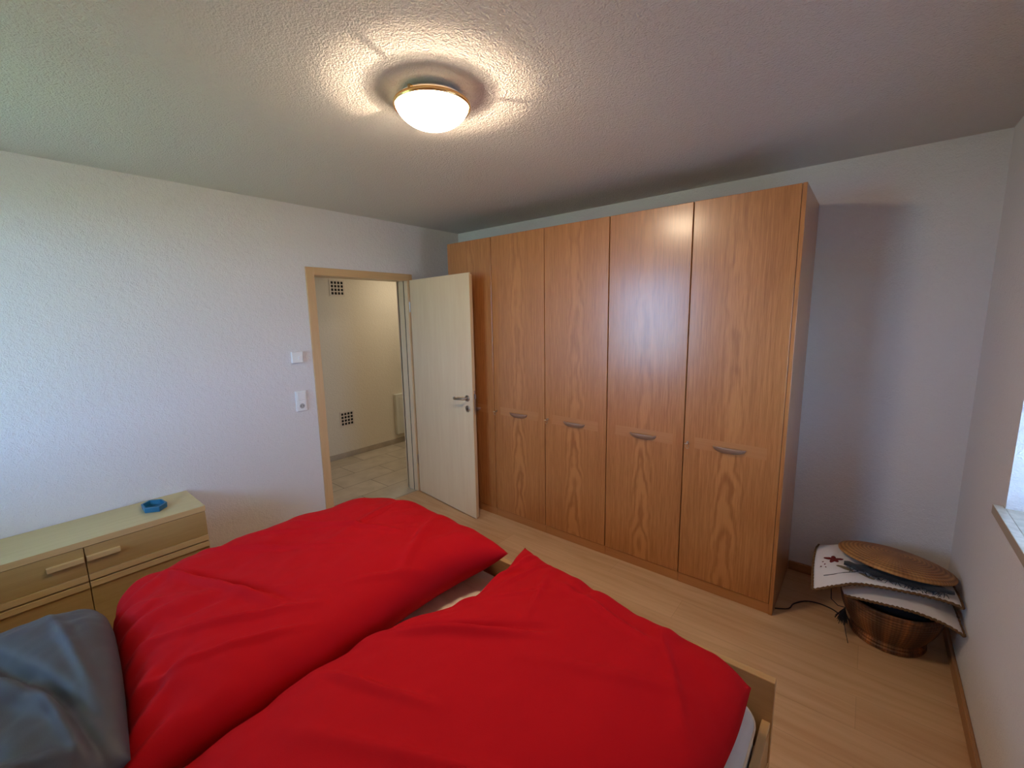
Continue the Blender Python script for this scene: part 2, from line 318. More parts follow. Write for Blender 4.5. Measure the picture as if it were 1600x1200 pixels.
# ------------------------------------------------------------------ mesh helpers (all coordinates are world coordinates)
class MB:
    def __init__(s): s.v = []; s.f = []; s.mi = []
    def quadface(s, pts, mi=0):
        k = len(s.v); s.v += [tuple(p) for p in pts]; s.f.append(tuple(range(k, k + len(pts)))); s.mi.append(mi)
    def box(s, x0, x1, y0, y1, z0, z1, mi=0):
        k = len(s.v)
        s.v += [(x0, y0, z0), (x1, y0, z0), (x1, y1, z0), (x0, y1, z0), (x0, y0, z1), (x1, y0, z1), (x1, y1, z1), (x0, y1, z1)]
        for q in ((0, 3, 2, 1), (4, 5, 6, 7), (0, 1, 5, 4), (1, 2, 6, 5), (2, 3, 7, 6), (3, 0, 4, 7)):
            s.f.append(tuple(k + i for i in q)); s.mi.append(mi)
        return s
    def lathe(s, prof, c, n=64, mi=0, closed=False):
        k = len(s.v); m = len(prof)
        for j in range(n):
            t = 2 * math.pi * j / n
            for (rr, z) in prof: s.v.append((c[0] + rr * math.cos(t), c[1] + rr * math.sin(t), c[2] + z))
        for j in range(n):
            j2 = (j + 1) % n
            for i in range(m - 1 if not closed else m):
                i2 = (i + 1) % m
                s.f.append((k + j * m + i, k + j2 * m + i, k + j2 * m + i2, k + j * m + i2)); s.mi.append(mi)
        return s
    def tube(s, pts, rad, n=8, mi=0, caps=True):
        P = [Vector(p) for p in pts]; k = len(s.v); up = Vector((0, 0, 1)); prev = None
        for i, p in enumerate(P):
            d = (P[min(i + 1, len(P) - 1)] - P[max(i - 1, 0)]).normalized()
            if prev is None:
                a = d.cross(up)
                if a.length < 1e-3: a = d.cross(Vector((1, 0, 0)))
                a.normalize()
            else:
                a = (prev - d * prev.dot(d)).normalized()
            prev = a; b = d.cross(a)
            R = rad[i] if isinstance(rad, (list, tuple)) else rad
            for j in range(n):
                t = 2 * math.pi * j / n; s.v.append(tuple(p + (a * math.cos(t) + b * math.sin(t)) * R))
        for i in range(len(P) - 1):
            for j in range(n):
                j2 = (j + 1) % n
                s.f.append((k + i * n + j, k + i * n + j2, k + (i + 1) * n + j2, k + (i + 1) * n + j)); s.mi.append(mi)
        if caps:
            s.f.append(tuple(k + j for j in reversed(range(n)))); s.mi.append(mi)
            s.f.append(tuple(k + (len(P) - 1) * n + j for j in range(n))); s.mi.append(mi)
        return s
    def grid(s, P, mi=0, wrap_u=False):
        """P[i][j] points"""
        k = len(s.v); m = len(P[0])
        for row in P: s.v += [tuple(p) for p in row]
        for i in range(len(P) - (0 if wrap_u else 1)):
            i2 = (i + 1) % len(P)
            for j in range(m - 1):
                s.f.append((k + i * m + j, k + i2 * m + j, k + i2 * m + j + 1, k + i * m + j + 1)); s.mi.append(mi)
        return s
    def build(s, name, mats, parent=None, origin=None, smooth=False, bevel=0.0, segs=2, subsurf=0):
        if not isinstance(mats, (list, tuple)): mats = [mats]
        if origin is None:
            if parent is not None: origin = tuple(parent['_o'])
            else:
                xs, ys, zs = zip(*s.v); origin = ((min(xs) + max(xs)) / 2, (min(ys) + max(ys)) / 2, min(zs))
        me = bpy.data.meshes.new(name)
        me.from_pydata([(x - origin[0], y - origin[1], z - origin[2]) for x, y, z in s.v], [], s.f)
        for m in mats: me.materials.append(m)
        for p, i in zip(me.polygons, s.mi): p.material_index = i
        bm = bmesh.new(); bm.from_mesh(me); bmesh.ops.remove_doubles(bm, verts=bm.verts, dist=1e-6)
        bmesh.ops.recalc_face_normals(bm, faces=bm.faces); bm.to_mesh(me); bm.free()
        if smooth:
            for p in me.polygons: p.use_smooth = True
        o = bpy.data.objects.new(name, me); COL.objects.link(o)
        if parent is not None:
            o.parent = parent; po = parent['_o']; o.location = [origin[i] - po[i] for i in range(3)]
        else: o.location = origin
        o['_o'] = origin
        if bevel:
            b = o.modifiers.new('bevel', 'BEVEL'); b.width = bevel; b.segments = segs; b.limit_method = 'ANGLE'; b.angle_limit = math.radians(40)
        if subsurf:
            b = o.modifiers.new('sub', 'SUBSURF'); b.levels = subsurf; b.render_levels = subsurf
        return o
def box(x0, x1, y0, y1, z0, z1): return MB().box(x0, x1, y0, y1, z0, z1)
def thing(name, label, cat, loc, group=None):
    o = bpy.data.objects.new(name, None); COL.objects.link(o); o.location = loc; o['_o'] = tuple(loc)
    o.empty_display_size = .1
    return tag(o, label, cat, group)
def tag(o, label, cat, group=None):
    o['label'] = label; o['category'] = cat
    if group: o['group'] = group
    return o
def struct(o): o['kind'] = 'structure'; return o
def sag(o, ang=40):
    for p in o.data.polygons: p.use_smooth = True
    m = o.modifiers.new('wn', 'EDGE_SPLIT'); m.split_angle = math.radians(ang); return o

# ------------------------------------------------------------------ room shell
struct(box(-.012, L + .02, YR - .02, .02, -.12, 0).build('floor', m_floor, origin=(0, 0, 0)))
struct(box(-.14, L + .5, YR - .5, .15, H, H + .15).build('ceiling', m_ceiling, origin=(0, 0, H)))
struct(box(-.14, L + .42, 0, .15, -.12, H).build('wall_wardrobe_side', m_wall, origin=(0, 0, 0)))
DO0, DO1, DOZ = -1.548, -0.632, 2.025      # structural door opening
w = MB()
w.box(-.13, 0, YR, DO0, -.12, H); w.box(-.13, 0, DO1, 0, -.12, H); w.box(-.13, 0, DO0, DO1, DOZ, H)
struct(w.build('wall_door_side', m_wall, origin=(0, 0, 0)))
w = MB(); q = WIN1; T = .36
w.box(L, L + T, YR, q['y0'], -.12, H); w.box(L, L + T, q['y1'], 0, -.12, H)
w.box(L, L + T, q['y0'], q['y1'], -.12, q['z0'] - .025); w.box(L, L + T, q['y0'], q['y1'], q['z1'], H)
struct(w.build('wall_window_side', m_wall, origin=(L, 0, 0)))
w = MB(); q = WIN2
w.box(-.14, q['x0'], YR - T, YR, -.12, H); w.box(q['x1'], L + T, YR - T, YR, -.12, H)
w.box(q['x0'], q['x1'], YR - T, YR, -.12, q['z0']); w.box(q['x0'], q['x1'], YR - T, YR, q['z1'], H)
struct(w.build('wall_rear', m_wall, origin=(0, YR, 0)))
struct(box(-.14, L + .5, YR - .5, .15, H + .152, H + .30).build('roof_slab', m_shell))
# skirting boards
struct(box(SEAM[-1] + .002, L, -.015, 0, 0, .06).build('baseboard_wardrobe_side', m_oaktrim, bevel=.004, origin=(3, 0, 0)))
struct(box(L - .015, L, YR, -.0155, 0, .06).build('baseboard_window_side', m_oaktrimy, bevel=.004, origin=(L, 0, 0)))
struct(box(0, .015, YR, -1.59, 0, .06).build('baseboard_door_side', m_oaktrimy, bevel=.004, origin=(0, -2, 0)))
struct(box(0, .015, -.61, 0, 0, .06).build('baseboard_corner', m_oaktrimy, bevel=.004, origin=(0, -.3, 0)))

# windows (glazed, set deep in their reveals)
def window_x(name, xg, y0, y1, z0, z1):
    fr = MB(); t = .06
    fr.box(xg, xg + .06, y0, y1, z0, z0 + t); fr.box(xg, xg + .06, y0, y1, z1 - t, z1)
    ym = (y0 + y1) / 2
    for (p, q) in ((y0, y0 + t), (y1 - t, y1), (ym - .05, ym + .05)): fr.box(xg, xg + .06, p, q, z0 + t, z1 - t)
    o = struct(fr.build(name, m_frame, origin=(xg, ym, z0)))
    for (p, q) in ((y0 + t, ym - .05), (ym + .05, y1 - t)):
        box(xg + .028, xg + .032, p, q, z0 + t, z1 - t).build('window_pane', m_glass, o)
    return o
window_x('window_1', L + .24, WIN1['y0'], WIN1['y1'], WIN1['z0'] + .01, WIN1['z1'])
def window_y(name, yg, x0, x1, z0, z1):
    fr = MB(); t = .06
    fr.box(x0, x1, yg - .06, yg, z0, z0 + t); fr.box(x0, x1, yg - .06, yg, z1 - t, z1)
    for (p, q) in ((x0, x0 + t), (x1 - t, x1)): fr.box(p, q, yg - .06, yg, z0 + t, z1 - t)
    o = struct(fr.build(name, m_frame, origin=(x0, yg, z0)))
    box(x0 + t, x1 - t, yg - .032, yg - .028, z0 + t, z1 - t).build('window_pane', m_glass, o)
window_y('window_2', YR - .20, WIN2['x0'], WIN2['x1'], WIN2['z0'], WIN2['z1'])
# stone sill with ears past the reveal
s = MB()
s.box(L - .028, L, WIN1['y0'] - .03, -.840, .905, .940, 0)
s.box(L, L + .24, WIN1['y0'], WIN1['y1'], .905, .940, 0)
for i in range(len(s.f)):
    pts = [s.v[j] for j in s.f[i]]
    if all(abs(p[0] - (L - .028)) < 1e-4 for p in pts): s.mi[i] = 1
sill = struct(s.build('trim_1', [m_sill, m_silledge], origin=(L, -1.7, .905), bevel=.002))

# lawn outside; the other slabs are added to shape the daylight
g = box(-14, 26, -26, 14, -1.05, -1.0).build('lawn', m_lawn)
g['kind'] = 'structure'
struct(box(L + T, 14, -9, 6, -.60, -.25).build('grey_bounce_slab', m_bounce))  # unseen grey ground added to keep green bounce out of the window
struct(box(-1.0, L + 1, YR - T - 1.5, YR - T, 2.34, 2.52).build('sky_blocker_rear', m_shell))  # unseen overhang added to block high sky at the rear window
struct(box(L + T, L + T + 1.6, -4.5, 1, 1.98, 2.14).build('sky_blocker_right', m_shell))  # unseen overhang added to dim daylight at the right window

# ------------------------------------------------------------------ hallway
struct(box(HX - .02, -.0125, -2.2, 2.2, -.12, 0).build('floor_hallway', m_tile, origin=(0, 0, 0)))
struct(box(HX - .12, HX, -2.2, 2.2, -.12, H).build('wall_hallway_far', m_hallwall, origin=(HX, 0, 0)))
struct(box(HX - .12, -.13, 2.2, 2.32, -.12, H).build('wall_hallway_right', m_hallwall, origin=(HX, 2.2, 0)))
struct(box(HX - .12, -.13, -2.32, -2.2, -.12, H).build('wall_hallway_left', m_hallwall, origin=(HX, -2.2, 0)))
struct(box(-.142, -.131, .0, 2.2, -.12, H).build('wall_hallway_near', m_hallwall, origin=(-.14, 1, 0)))
struct(box(HX - .12, -.141, -2.32, 2.32, H, H + .15).build('ceiling_hallway', m_hallwall, origin=(HX, 0, H)))
struct(box(HX, HX + .012, -2.2, 2.2, 0, .065).build('baseboard_hallway', m_base, bevel=.002))
def grille(cy, cz, label):
    t = thing('wall_vent', label, 'vent', (HX, cy, cz), 'square air vents in the hallway wall')
    w = .185; hole = .0285; n = 4
    x0, x1 = HX + .0012, HX + .005
    e = [-w / 2]
    p0 = -(n - 1) / 2 * .040
    cuts = []
    for i in range(n): cuts.append((p0 + i * .040 - hole / 2, p0 + i * .040 + hole / 2))
    m = MB()
    prev = -w / 2
    for (a_, b_) in cuts + [(w / 2, w / 2)]:
        m.box(x0, x1, cy - w / 2, cy + w / 2, cz + prev, cz + a_); prev = b_
    for (za, zb) in cuts:
        prev = -w / 2
        for (a_, b_) in cuts + [(w / 2, w / 2)]:
            m.box(x0, x1, cy + prev, cy + a_, cz + za, cz + zb); prev = b_
    m.build('vent_grid', m_grille, t)
    box(HX + .0002, HX + .0012, cy - w / 2 + .01, cy + w / 2 - .01, cz - w / 2 + .01, cz + w / 2 - .01).build('vent_duct', m_dark, t)
grille(-.484, 2.022, 'square pale air vent of sixteen dark holes, high on the hallway wall near the lintel')
grille(-.484, .474, 'square pale air vent of sixteen dark holes, low on the hallway wall above the skirting')
t = thing('wall_panel', 'white flat rectangular panel low on the hallway wall, seen beside the door jamb', 'panel', (HX, .6, .13))
box(HX, HX + .055, .19, 1.1, .13, .67).build('panel_body', m_panel, t, bevel=.006)
box(HX + .055, HX + .060, .235, 1.055, .17, .63).build('panel_front', m_panel, t, bevel=.002)

# ------------------------------------------------------------------ door frame and leaf
fr = struct(MB().box(0.0, .014, -1.581, -1.518, 0, 2.0555).box(0.0, .014, -.652, -.611, 0, 2.0555).build('door_1', m_maplev, origin=(0, -1.1, 0), bevel=.002))
box(0.0, .0145, -1.5185, -.6515, 1.998, 2.0555).build('head_casing', m_mapleh, fr, bevel=.002)
j = MB(); j.box(-.145, 0.0, -1.548, -1.518, 0, 2.0); j.box(-.145, 0.0, -.662, -.632, 0, 2.0); j.box(-.145, 0, -1.518, -.662, 1.998, 2.025)
j.build('door_lining', m_maplein, fr, bevel=.0015)
j = MB(); j.box(-.16, -.130, -1.60, -1.518, 0, 2.06); j.box(-.16, -.130, -.662, -.58, 0, 2.06); j.box(-.16, -.130, -1.60, -.58, 1.998, 2.06)
j.build('hall_casing', m_maplein, fr, bevel=.002)
box(-.050, -.046, -.666, -.660, 0, 2.0).build('door_seal', m_slot, fr)
box(-.100, -.050, -1.5185, -1.508, 0, 1.99).build('door_stop', m_maplein, fr, bevel=.001)
box(-.040, -.012, -1.5185, -1.5165, .955, 1.145).build('strike_plate', m_slot, fr)
# leaf: front face from the hinge to the free edge
hp, fp = Vector((.0305, -.657, 0)), Vector((.885, -.757, 0))
dx = (fp - hp).normalized(); nx = Vector((-dx.y, dx.x, 0)); LW = (fp - hp).length     # nx points towards the wardrobe
def lb(m, s0, s1, t0, t1, z0, z1, mi=0):
    k = len(m.v)
    for z in (z0, z1):
        for (s_, t_) in ((s0, t0), (s1, t0), (s1, t1), (s0, t1)): m.v.append(tuple(hp + dx * s_ + nx * t_ + Vector((0, 0, z))))
    for q_ in ((0, 3, 2, 1), (4, 5, 6, 7), (0, 1, 5, 4), (1, 2, 6, 5), (2, 3, 7, 6), (3, 0, 4, 7)):
        m.f.append(tuple(k + i for i in q_)); m.mi.append(mi)
    return m
dl = struct(MB().build('door_2', m_maple, origin=(.0305, -.657, 0))) if False else None
leaf = MB(); lb(leaf, 0, LW, 0, .014, .008, 2.0); lb(leaf, .012, LW - .013, .014, .040, .008, 1.988)
leaf = struct(leaf.build('door_2', m_maple, origin=(.4, -.7, 0), bevel=.0012))
lb(MB(), LW + .0001, LW + .0010, .001, .0135, .010, 1.998).build('edge_band', m_maplev, leaf)
lb(MB(), LW - .0128, LW - .0120, .0145, .0395, .010, 1.985).build('rebate_edge', m_maplev, leaf)
lb(MB(), LW - .0118, LW - .0095, .019, .037, .89, 1.085).build('lock_plate', m_steel, leaf, bevel=.0005)
lb(MB(), LW - .0098, LW + .004, .022, .034, 1.02, 1.055).build('latch', m_steel, leaf, bevel=.001)
def lp(s_, t_, z): return hp + dx * s_ + nx * t_ + Vector((0, 0, z))
def disc(m, s_, z, rad, t0, t1, n=32):
    k = len(m.v)
    for t_ in (t0, t1):
        for i in range(n):
            an = 2 * math.pi * i / n; m.v.append(tuple(lp(s_ + rad * math.cos(an), t_, z + rad * math.sin(an))))
    for i in range(n):
        i2 = (i + 1) % n; m.f.append((k + i, k + i2, k + n + i2, k + n + i)); m.mi.append(0)
    m.f.append(tuple(k + i for i in range(n))); m.mi.append(0); m.f.append(tuple(k + n + i for i in range(n))); m.mi.append(0)
    return m
SH = LW - .062
hd = disc(MB(), SH, 1.02, .026, -.009, 0)
hd.tube([lp(SH, -.008, 1.02), lp(SH, -.040, 1.02), lp(SH - .006, -.050, 1.02), lp(SH - .02, -.055, 1.02), lp(SH - .07, -.057, 1.015), lp(SH - .105, -.056, 1.012), lp(SH - .125, -.048, 1.014), lp(SH - .135, -.030, 1.016)], [.009, .009, .010, .010, .010, .010, .009, .007], 12)
o = hd.build('door_handle', m_steel, leaf, bevel=.001); sag(o, 50)
kk = disc(MB(), SH, .935, .026, -.008, 0).build('keyhole_rose', m_steel, leaf, bevel=.001); sag(kk, 50)
lb(MB(), SH - .003, SH + .003, -.0095, -.0075, .922, .940).build('keyhole', m_dark, leaf)
for zz in (.28, 1.72):
    o = MB().tube([(.012, -.648, zz), (.012, -.648, zz + .09)], .008, 12).build('hinge', m_steel, leaf); sag(o)

# ------------------------------------------------------------------ wardrobe
wd = thing('wardrobe', 'tall five-door oak veneer wardrobe standing along the back wall', 'wardrobe', (1.73, -WD / 2, 0))
FY = -WD
box(SEAM[0], SEAM[0] + .019, FY + .001, -.004, 0, WH).build('side_panel', m_oak, wd, origin=(SEAM[0], -.3, 0), bevel=.002)
box(SEAM[5] - .019, SEAM[5], FY + .001, -.004, 0, WH).build('side_panel', m_oak, wd, origin=(SEAM[5], -.3, 0), bevel=.002)
box(SEAM[0] + .019, SEAM[5] - .019, FY + .022, -.004, WH - .022, WH - .002).build('top_panel', m_oakh, wd, bevel=.001)
box(SEAM[0] + .019, SEAM[5] - .019, FY + .022, -.004, .045, .065).build('bottom_panel', m_oakh, wd)
box(SEAM[0] + .019, SEAM[5] - .019, -.012, -.004, .065, WH - .022).build('back_panel', m_oak, wd)
for xs in SEAM[1:5]:
    box(xs - .009, xs + .009, FY + .024, -.012, .065, WH - .022).build('partition', m_oak, wd, origin=(xs, -.3, 0))
for i in range(5):
    xa = SEAM[i] + (.019 if i == 0 else .0008); xb = SEAM[i + 1] - (.0195 if i == 4 else .0008)
    box(xa, xb, FY + .006, FY + .022, 0, .062).build('plinth', m_oakh, wd, bevel=.001)
DZ0, DZ1 = .066, WH - .001
BZ0, BZ1 = .880, .947
for i in range(5):
    g0 = .0025
    xa = SEAM[i] + (.0015 if i == 0 else g0); xb = SEAM[i + 1] - (.0205 if i == 4 else g0)
    fy = FY - (.004 if i == 3 else 0.0)
    fy0, fy1 = FY - .0005, FY + .0195
    if i in (0, ): xa = SEAM[0] + .0195
    xc = (xa + xb) / 2
    m = MB(); xi0, xi1 = xa + .062, xb - .062
    xsn = [xa, xi0, xi1, xb]; zsn = [DZ0, BZ0, BZ1, DZ1]
    P = {}
    for ix_, x_ in enumerate(xsn):
        for iz, z_ in enumerate(zsn):
            P[(ix_, iz)] = len(m.v); m.v.append((x_, fy0, z_))
    for ix_ in range(3):
        for iz in range(3):
            mi = 0
            if ix_ == 1: mi = 2 if iz == 1 else (1 if iz == 0 else 3)
            m.f.append((P[(ix_, iz)], P[(ix_ + 1, iz)], P[(ix_ + 1, iz + 1)], P[(ix_, iz + 1)])); m.mi.append(mi)
    bk = {}
    for (ix_, iz) in ((0, 0), (3, 0), (3, 3), (0, 3)):
        bk[(ix_, iz)] = len(m.v); m.v.append((xsn[ix_], fy1, zsn[iz]))
    m.f.append((bk[(0, 0)], bk[(0, 3)], bk[(3, 3)], bk[(3, 0)])); m.mi.append(0)
    m.f.append(tuple(P[(k, 0)] for k in range(4)) + (bk[(3, 0)], bk[(0, 0)])); m.mi.append(0)
    m.f.append(tuple(P[(k, 3)] for k in range(4)) + (bk[(3, 3)], bk[(0, 3)])); m.mi.append(0)
    m.f.append(tuple(P[(0, k)] for k in range(4)) + (bk[(0, 3)], bk[(0, 0)])); m.mi.append(0)
    m.f.append(tuple(P[(3, k)] for k in range(4)) + (bk[(3, 3)], bk[(3, 0)])); m.mi.append(0)
    d = m.build('door', [m_oak, m_oakc, m_oakh, m_oaku], wd, origin=(xc, fy0, 1.0), bevel=.0025)
    # boat-shaped handle
    hw, hh, hd_ = .087, .034, .030; hz = .915
    rows = []
    for a_ in range(25):
        uu = -1 + 2 * a_ / 24; k = math.sqrt(max(0, 1 - abs(uu) ** 2.4)) * .97 + .03
        row = []
        for b_ in range(11):
            tt = b_ / 10 * math.pi / 2
            row.append((xc + uu * hw, fy0 - hd_ * k * math.sin(tt), hz - hh * k * math.cos(tt)))
        row.append((xc + uu * hw, fy0 - hd_ * k * .92, hz + .004 * k)); row.append((xc + uu * hw, fy0 - hd_ * k * .70, hz + .003 * k)); row.append((xc + uu * hw, fy0 - .001, hz - .002))
        rows.append(row)
    o = MB().grid(rows).build('handle', m_handle, d, smooth=True, origin=(xc, fy0, hz))
    if i in (1, 2, 4):
        kx, kz = xa + .022, .908
        lk = MB(); 
        n = 20
        k0 = len(lk.v)
        for yy in (fy0 - .003, fy0):
            for q_ in range(n): lk.v.append((kx + .008 * math.cos(2 * math.pi * q_ / n), yy, kz + .008 * math.sin(2 * math.pi * q_ / n)))
        for q_ in range(n): lk.f.append((k0 + q_, k0 + (q_ + 1) % n, k0 + n + (q_ + 1) % n, k0 + n + q_)); lk.mi.append(0)
        lk.f.append(tuple(range(k0, k0 + n))); lk.mi.append(0)
        lk.build('lock', m_key, d)
        ky = MB(); ky.tube([(kx, fy0 - .003, kz), (kx, fy0 - .022, kz)], .0022, 8)
        ky.tube([(kx + .009 * math.cos(t_ / 16 * 2 * math.pi), fy0 - .030 + .0085 * math.sin(t_ / 16 * 2 * math.pi), kz + .0) for t_ in range(17)], .0018, 6)
        ky.tube([(kx + .007 + .010 * math.sin(t_ / 16 * 2 * math.pi), fy0 - .030, kz - .014 + .013 * math.cos(t_ / 16 * 2 * math.pi)) for t_ in range(17)], .0010, 6)
        ky.build('key', m_key, d)

# ------------------------------------------------------------------ dresser
DX = .371; DT = .6094; DY1 = -2.468
DY0 = YR + .04
dr = thing('sideboard', 'low light-wood sideboard with bar handles standing against the door wall', 'sideboard', (DX / 2, (DY0 + DY1) / 2, 0))
box(.004, DX, DY0, DY1, DT - .0325, DT).build('top_board', m_dresst, dr, bevel=.0015)
o = box(DX - .002, DX + .0006, DY0 + .001, DY1 - .001, DT - .0315, DT - .001).build('top_edge', m_dressl, dr)
CY = [DY1 - .003, -2.982, -3.496, YR + .042]
box(.010, DX - .020, DY0 + .01, DY1 - .002, 0, DT - .0325).build('body', m_dress, dr)
for i in range(3):
    ya, yb = CY[i + 1] + .002, CY[i] - (.002 if i else 0)
    dd = box(DX - .0195, DX - .001, ya, yb, .432, DT - .0345).build('drawer', m_dress, dr, bevel=.001, origin=(DX, (ya + yb) / 2, .5))
    # bar handle at one end of the drawer
    if i == 0: h0, h1 = ya + .002, ya + .128
    else: h0, h1 = yb - .132, yb - .004
    box(DX - .001, DX + .020, h0, h1, .506, .530).build('bar_handle', m_dressl, dd, bevel=.002)
    box(DX - .018, DX + .006, ya, yb, .400, .4305).build('rail', m_dressl, dr, bevel=.001)
    dd = box(DX - .0195, DX - .001, ya, yb, .02, .392).build('door', m_dress, dr, bevel=.001, origin=(DX, (ya + yb) / 2, .2))
    box(DX - .001, DX + .010, ya, yb, .364, .392).build('edge_strip', m_dressl, dd, bevel=.001)
    if i == 0: box(DX - .001, DX + .020, yb - .135, yb - .004, .300, .326).build('bar_handle', m_dressl, dd, bevel=.002)
    elif i == 2: box(DX - .001, DX + .020, ya + .004, ya + .135, .300, .326).build('bar_handle', m_dressl, dd, bevel=.002)
# blue hexagonal dish
pts = [(.137, -2.710), (.100, -2.668), (.135, -2.618), (.215, -2.610), (.262, -2.655), (.222, -2.712)]
cx_, cy_ = sum(p[0] for p in pts) / 6, sum(p[1] for p in pts) / 6
m = MB(); n = 6; k = 0
rings = [(1.0, DT + .0005), (1.04, DT + .030), (.86, DT + .030), (.80, DT + .006)]
for (s_, z_) in rings:
    for p in pts: m.v.append((cx_ + (p[0] - cx_) * s_, cy_ + (p[1] - cy_) * s_, z_))
for r_ in range(3):
    for i in range(n):
        m.f.append((r_ * n + i, r_ * n + (i + 1) % n, (r_ + 1) * n + (i + 1) % n, (r_ + 1) * n + i)); m.mi.append(0)
m.f.append(tuple(range(n))); m.mi.append(0); m.f.append(tuple(3 * n + i for i in range(n))); m.mi.append(0)
tag(m.build('dish', m_blue, bevel=.0015), 'small blue six-sided dish on the light-wood sideboard', 'dish')

# ------------------------------------------------------------------ switches on the door wall
t = thing('thermostat', 'small square white wall thermostat above the light switch, beside the door frame', 'thermostat', (0, -1.701, 1.35))
box(0, .020, -1.742, -1.660, 1.352, 1.434).build('housing', m_white, t, bevel=.004, segs=3)
o = MB(); n = 28
for xx in (.020, .027):
    for i in range(n): o.v.append((xx, -1.682 + .015 * math.cos(2 * math.pi * i / n), 1.385 + .015 * math.sin(2 * math.pi * i / n)))
for i in range(n): o.f.append((i, (i + 1) % n, n + (i + 1) % n, n + i)); o.mi.append(0)
o.f.append(tuple(range(n, 2 * n))); o.mi.append(0)
o.build('dial', m_white, t, bevel=.001)
t = thing('light_switch', 'white wall plate with rocker switch above a round socket, beside the door frame', 'switch', (0, -1.697, .985))
box(0, .010, -1.738, -1.656, .985, 1.139).build('cover_frame', m_white, t, bevel=.004, segs=3)
box(.010, .016, -1.727, -1.667, 1.070, 1.130).build('rocker', m_white, t, bevel=.002)
k = MB()
k.box(.010, .013, -1.727, -1.667, .993, 1.056).build('socket_plate', m_white, t, bevel=.001)
k = MB(); n = 28; sc_ = (-1.697, 1.0245)
R0, R1 = .023, .019
for (xx, rr) in ((.0132, R0), (.0145, R0), (.0145, R1), (.0135, R1)):
    for i in range(n): k.v.append((xx, sc_[0] + rr * math.cos(2 * math.pi * i / n), sc_[1] + rr * math.sin(2 * math.pi * i / n)))
for r_ in range(3):
    for i in range(n): k.f.append((r_ * n + i, r_ * n + (i + 1) % n, (r_ + 1) * n + (i + 1) % n, (r_ + 1) * n + i)); k.mi.append(0)
k.build('socket_ring', m_white, t)
m_sockin = plain('socket_shade_grey', (.38, .36, .34), .5)
k = MB()
for i in range(n): k.v.append((.0138, sc_[0] + R1 * math.cos(2 * math.pi * i / n), sc_[1] + R1 * math.sin(2 * math.pi * i / n)))
k.f.append(tuple(range(n))); k.mi.append(0); k.build('socket_cup', m_sockin, t)
for s_ in (-1, 1):
    k = MB()
    for xx in (.0139, .0142):
        for i in range(12): k.v.append((xx, sc_[0] + s_ * .0095 + .0028 * math.cos(2 * math.pi * i / 12), sc_[1] + .0028 * math.sin(2 * math.pi * i / 12)))
    k.f.append(tuple(range(12, 24))); k.mi.append(0)
    for i in range(12): k.f.append((i, (i + 1) % 12, 12 + (i + 1) % 12, 12 + i)); k.mi.append(0)
    k.build('socket_hole', m_dark, t)

# ------------------------------------------------------------------ ceiling lamp
lm = thing('ceiling_lamp', 'round lit glass ceiling lamp with brass rim and rings of light around it', 'lamp', (LX, LY, H))
RZ = H - .0445
o = MB().lathe([(0.0, 0), (.050, 0), (.050, -.014), (.118, -.024), (.124, -.027), (.124, -.030), (.120, -.033), (0.0, -.033)], (LX, LY, H), 64).build('mounting_plate', m_white, lm); sag(o)
o = MB().lathe([(.1335, .0035), (.1415, .0035), (.1435, 0), (.1425, -.008), (.139, -.011), (.1335, -.009)], (LX, LY, RZ), 96, closed=True).build('metal_rim', m_brass, lm); sag(o, 60)
prof = [(.1333, .000)]
for i in range(15):
    tt = i / 14; ang = tt * math.pi / 2
    prof.append((.1333 * math.cos(ang) ** .90 if i < 14 else 0.0, -.005 - .072 * math.sin(ang) ** 1.35))
o = MB().lathe(prof, (LX, LY, RZ), 96).build('glass_bowl', m_bowl, lm, smooth=True)
prof2 = [(.1333, .0005)] + [(max(0, a_ - .0035), b_ + .003) for a_, b_ in prof[1:]]
MB().lathe(prof2, (LX, LY, RZ), 96).build('leak_liner', m_inner, lm, smooth=True)  # dark liner added to stop the bowl's glow leaking upward
for an, wdt in ((-75, .011), (52, .011), (170, .085)):  # last clip widened to block a sector of the ceiling's light ring
    t_ = math.radians(an); d_ = Vector((math.cos(t_), math.sin(t_), 0)); e_ = Vector((-d_.y, d_.x, 0)); cc = Vector((LX, LY, 0))
    m = MB()
    for (r0, r1, z0, z1) in ((.116, .138, H - .0425, H - .028),):
        k = len(m.v)
        for z_ in (z0, z1):
            for (a_, b_) in ((r0, -1), (r1, -1), (r1, 1), (r0, 1)): m.v.append(tuple(cc + d_ * a_ + e_ * wdt / 2 * b_ + Vector((0, 0, z_))))
        for q_ in ((0, 3, 2, 1), (4, 5, 6, 7), (0, 1, 5, 4), (1, 2, 6, 5), (2, 3, 7, 6), (3, 0, 4, 7)): m.f.append(tuple(k + i for i in q_)); m.mi.append(0)
    m.build('rim_clip', m_brass, lm)

# ------------------------------------------------------------------ bed
BX0, BX1, BF = 1.05, 3.135, -1.620        # frame sides and outer face of the footboard
bed = thing('bed', 'wide maple double bed with two mattresses in the foreground', 'bed', (2.1, -2.7, 0))
box(BX0, BX1, BF - .030, BF, .14, .450).build('footboard', m_bedwood, bed, bevel=.003)
box(BX1 - .030, BX1 - .004, YR + .10, BF - .030, .14, .30).build('side_rail', m_bedwoody, bed, bevel=.003)
box(BX0 + .004, BX0 + .030, YR + .10, BF - .030, .14, .30).build('side_rail', m_bedwoody, bed, bevel=.003)
box(BX0, BX1, YR + .06, YR + .10, .14, .85).build('headboard', m_bedwood, bed, bevel=.003)
box(BX0 + .032, BX1 - .034, YR + .12, BF - .05, .16, .20).build('slatted_base', m_bedwoody, bed)
for (x_, y_) in ((BX0, BF - .07), (BX1 - .07, BF - .07), (BX0, YR + .10), (BX1 - .07, YR + .10)):
    box(x_, x_ + .07, y_, y_ + .068, 0, .14).build('leg', m_bedwood, bed, bevel=.003)
MT = .385
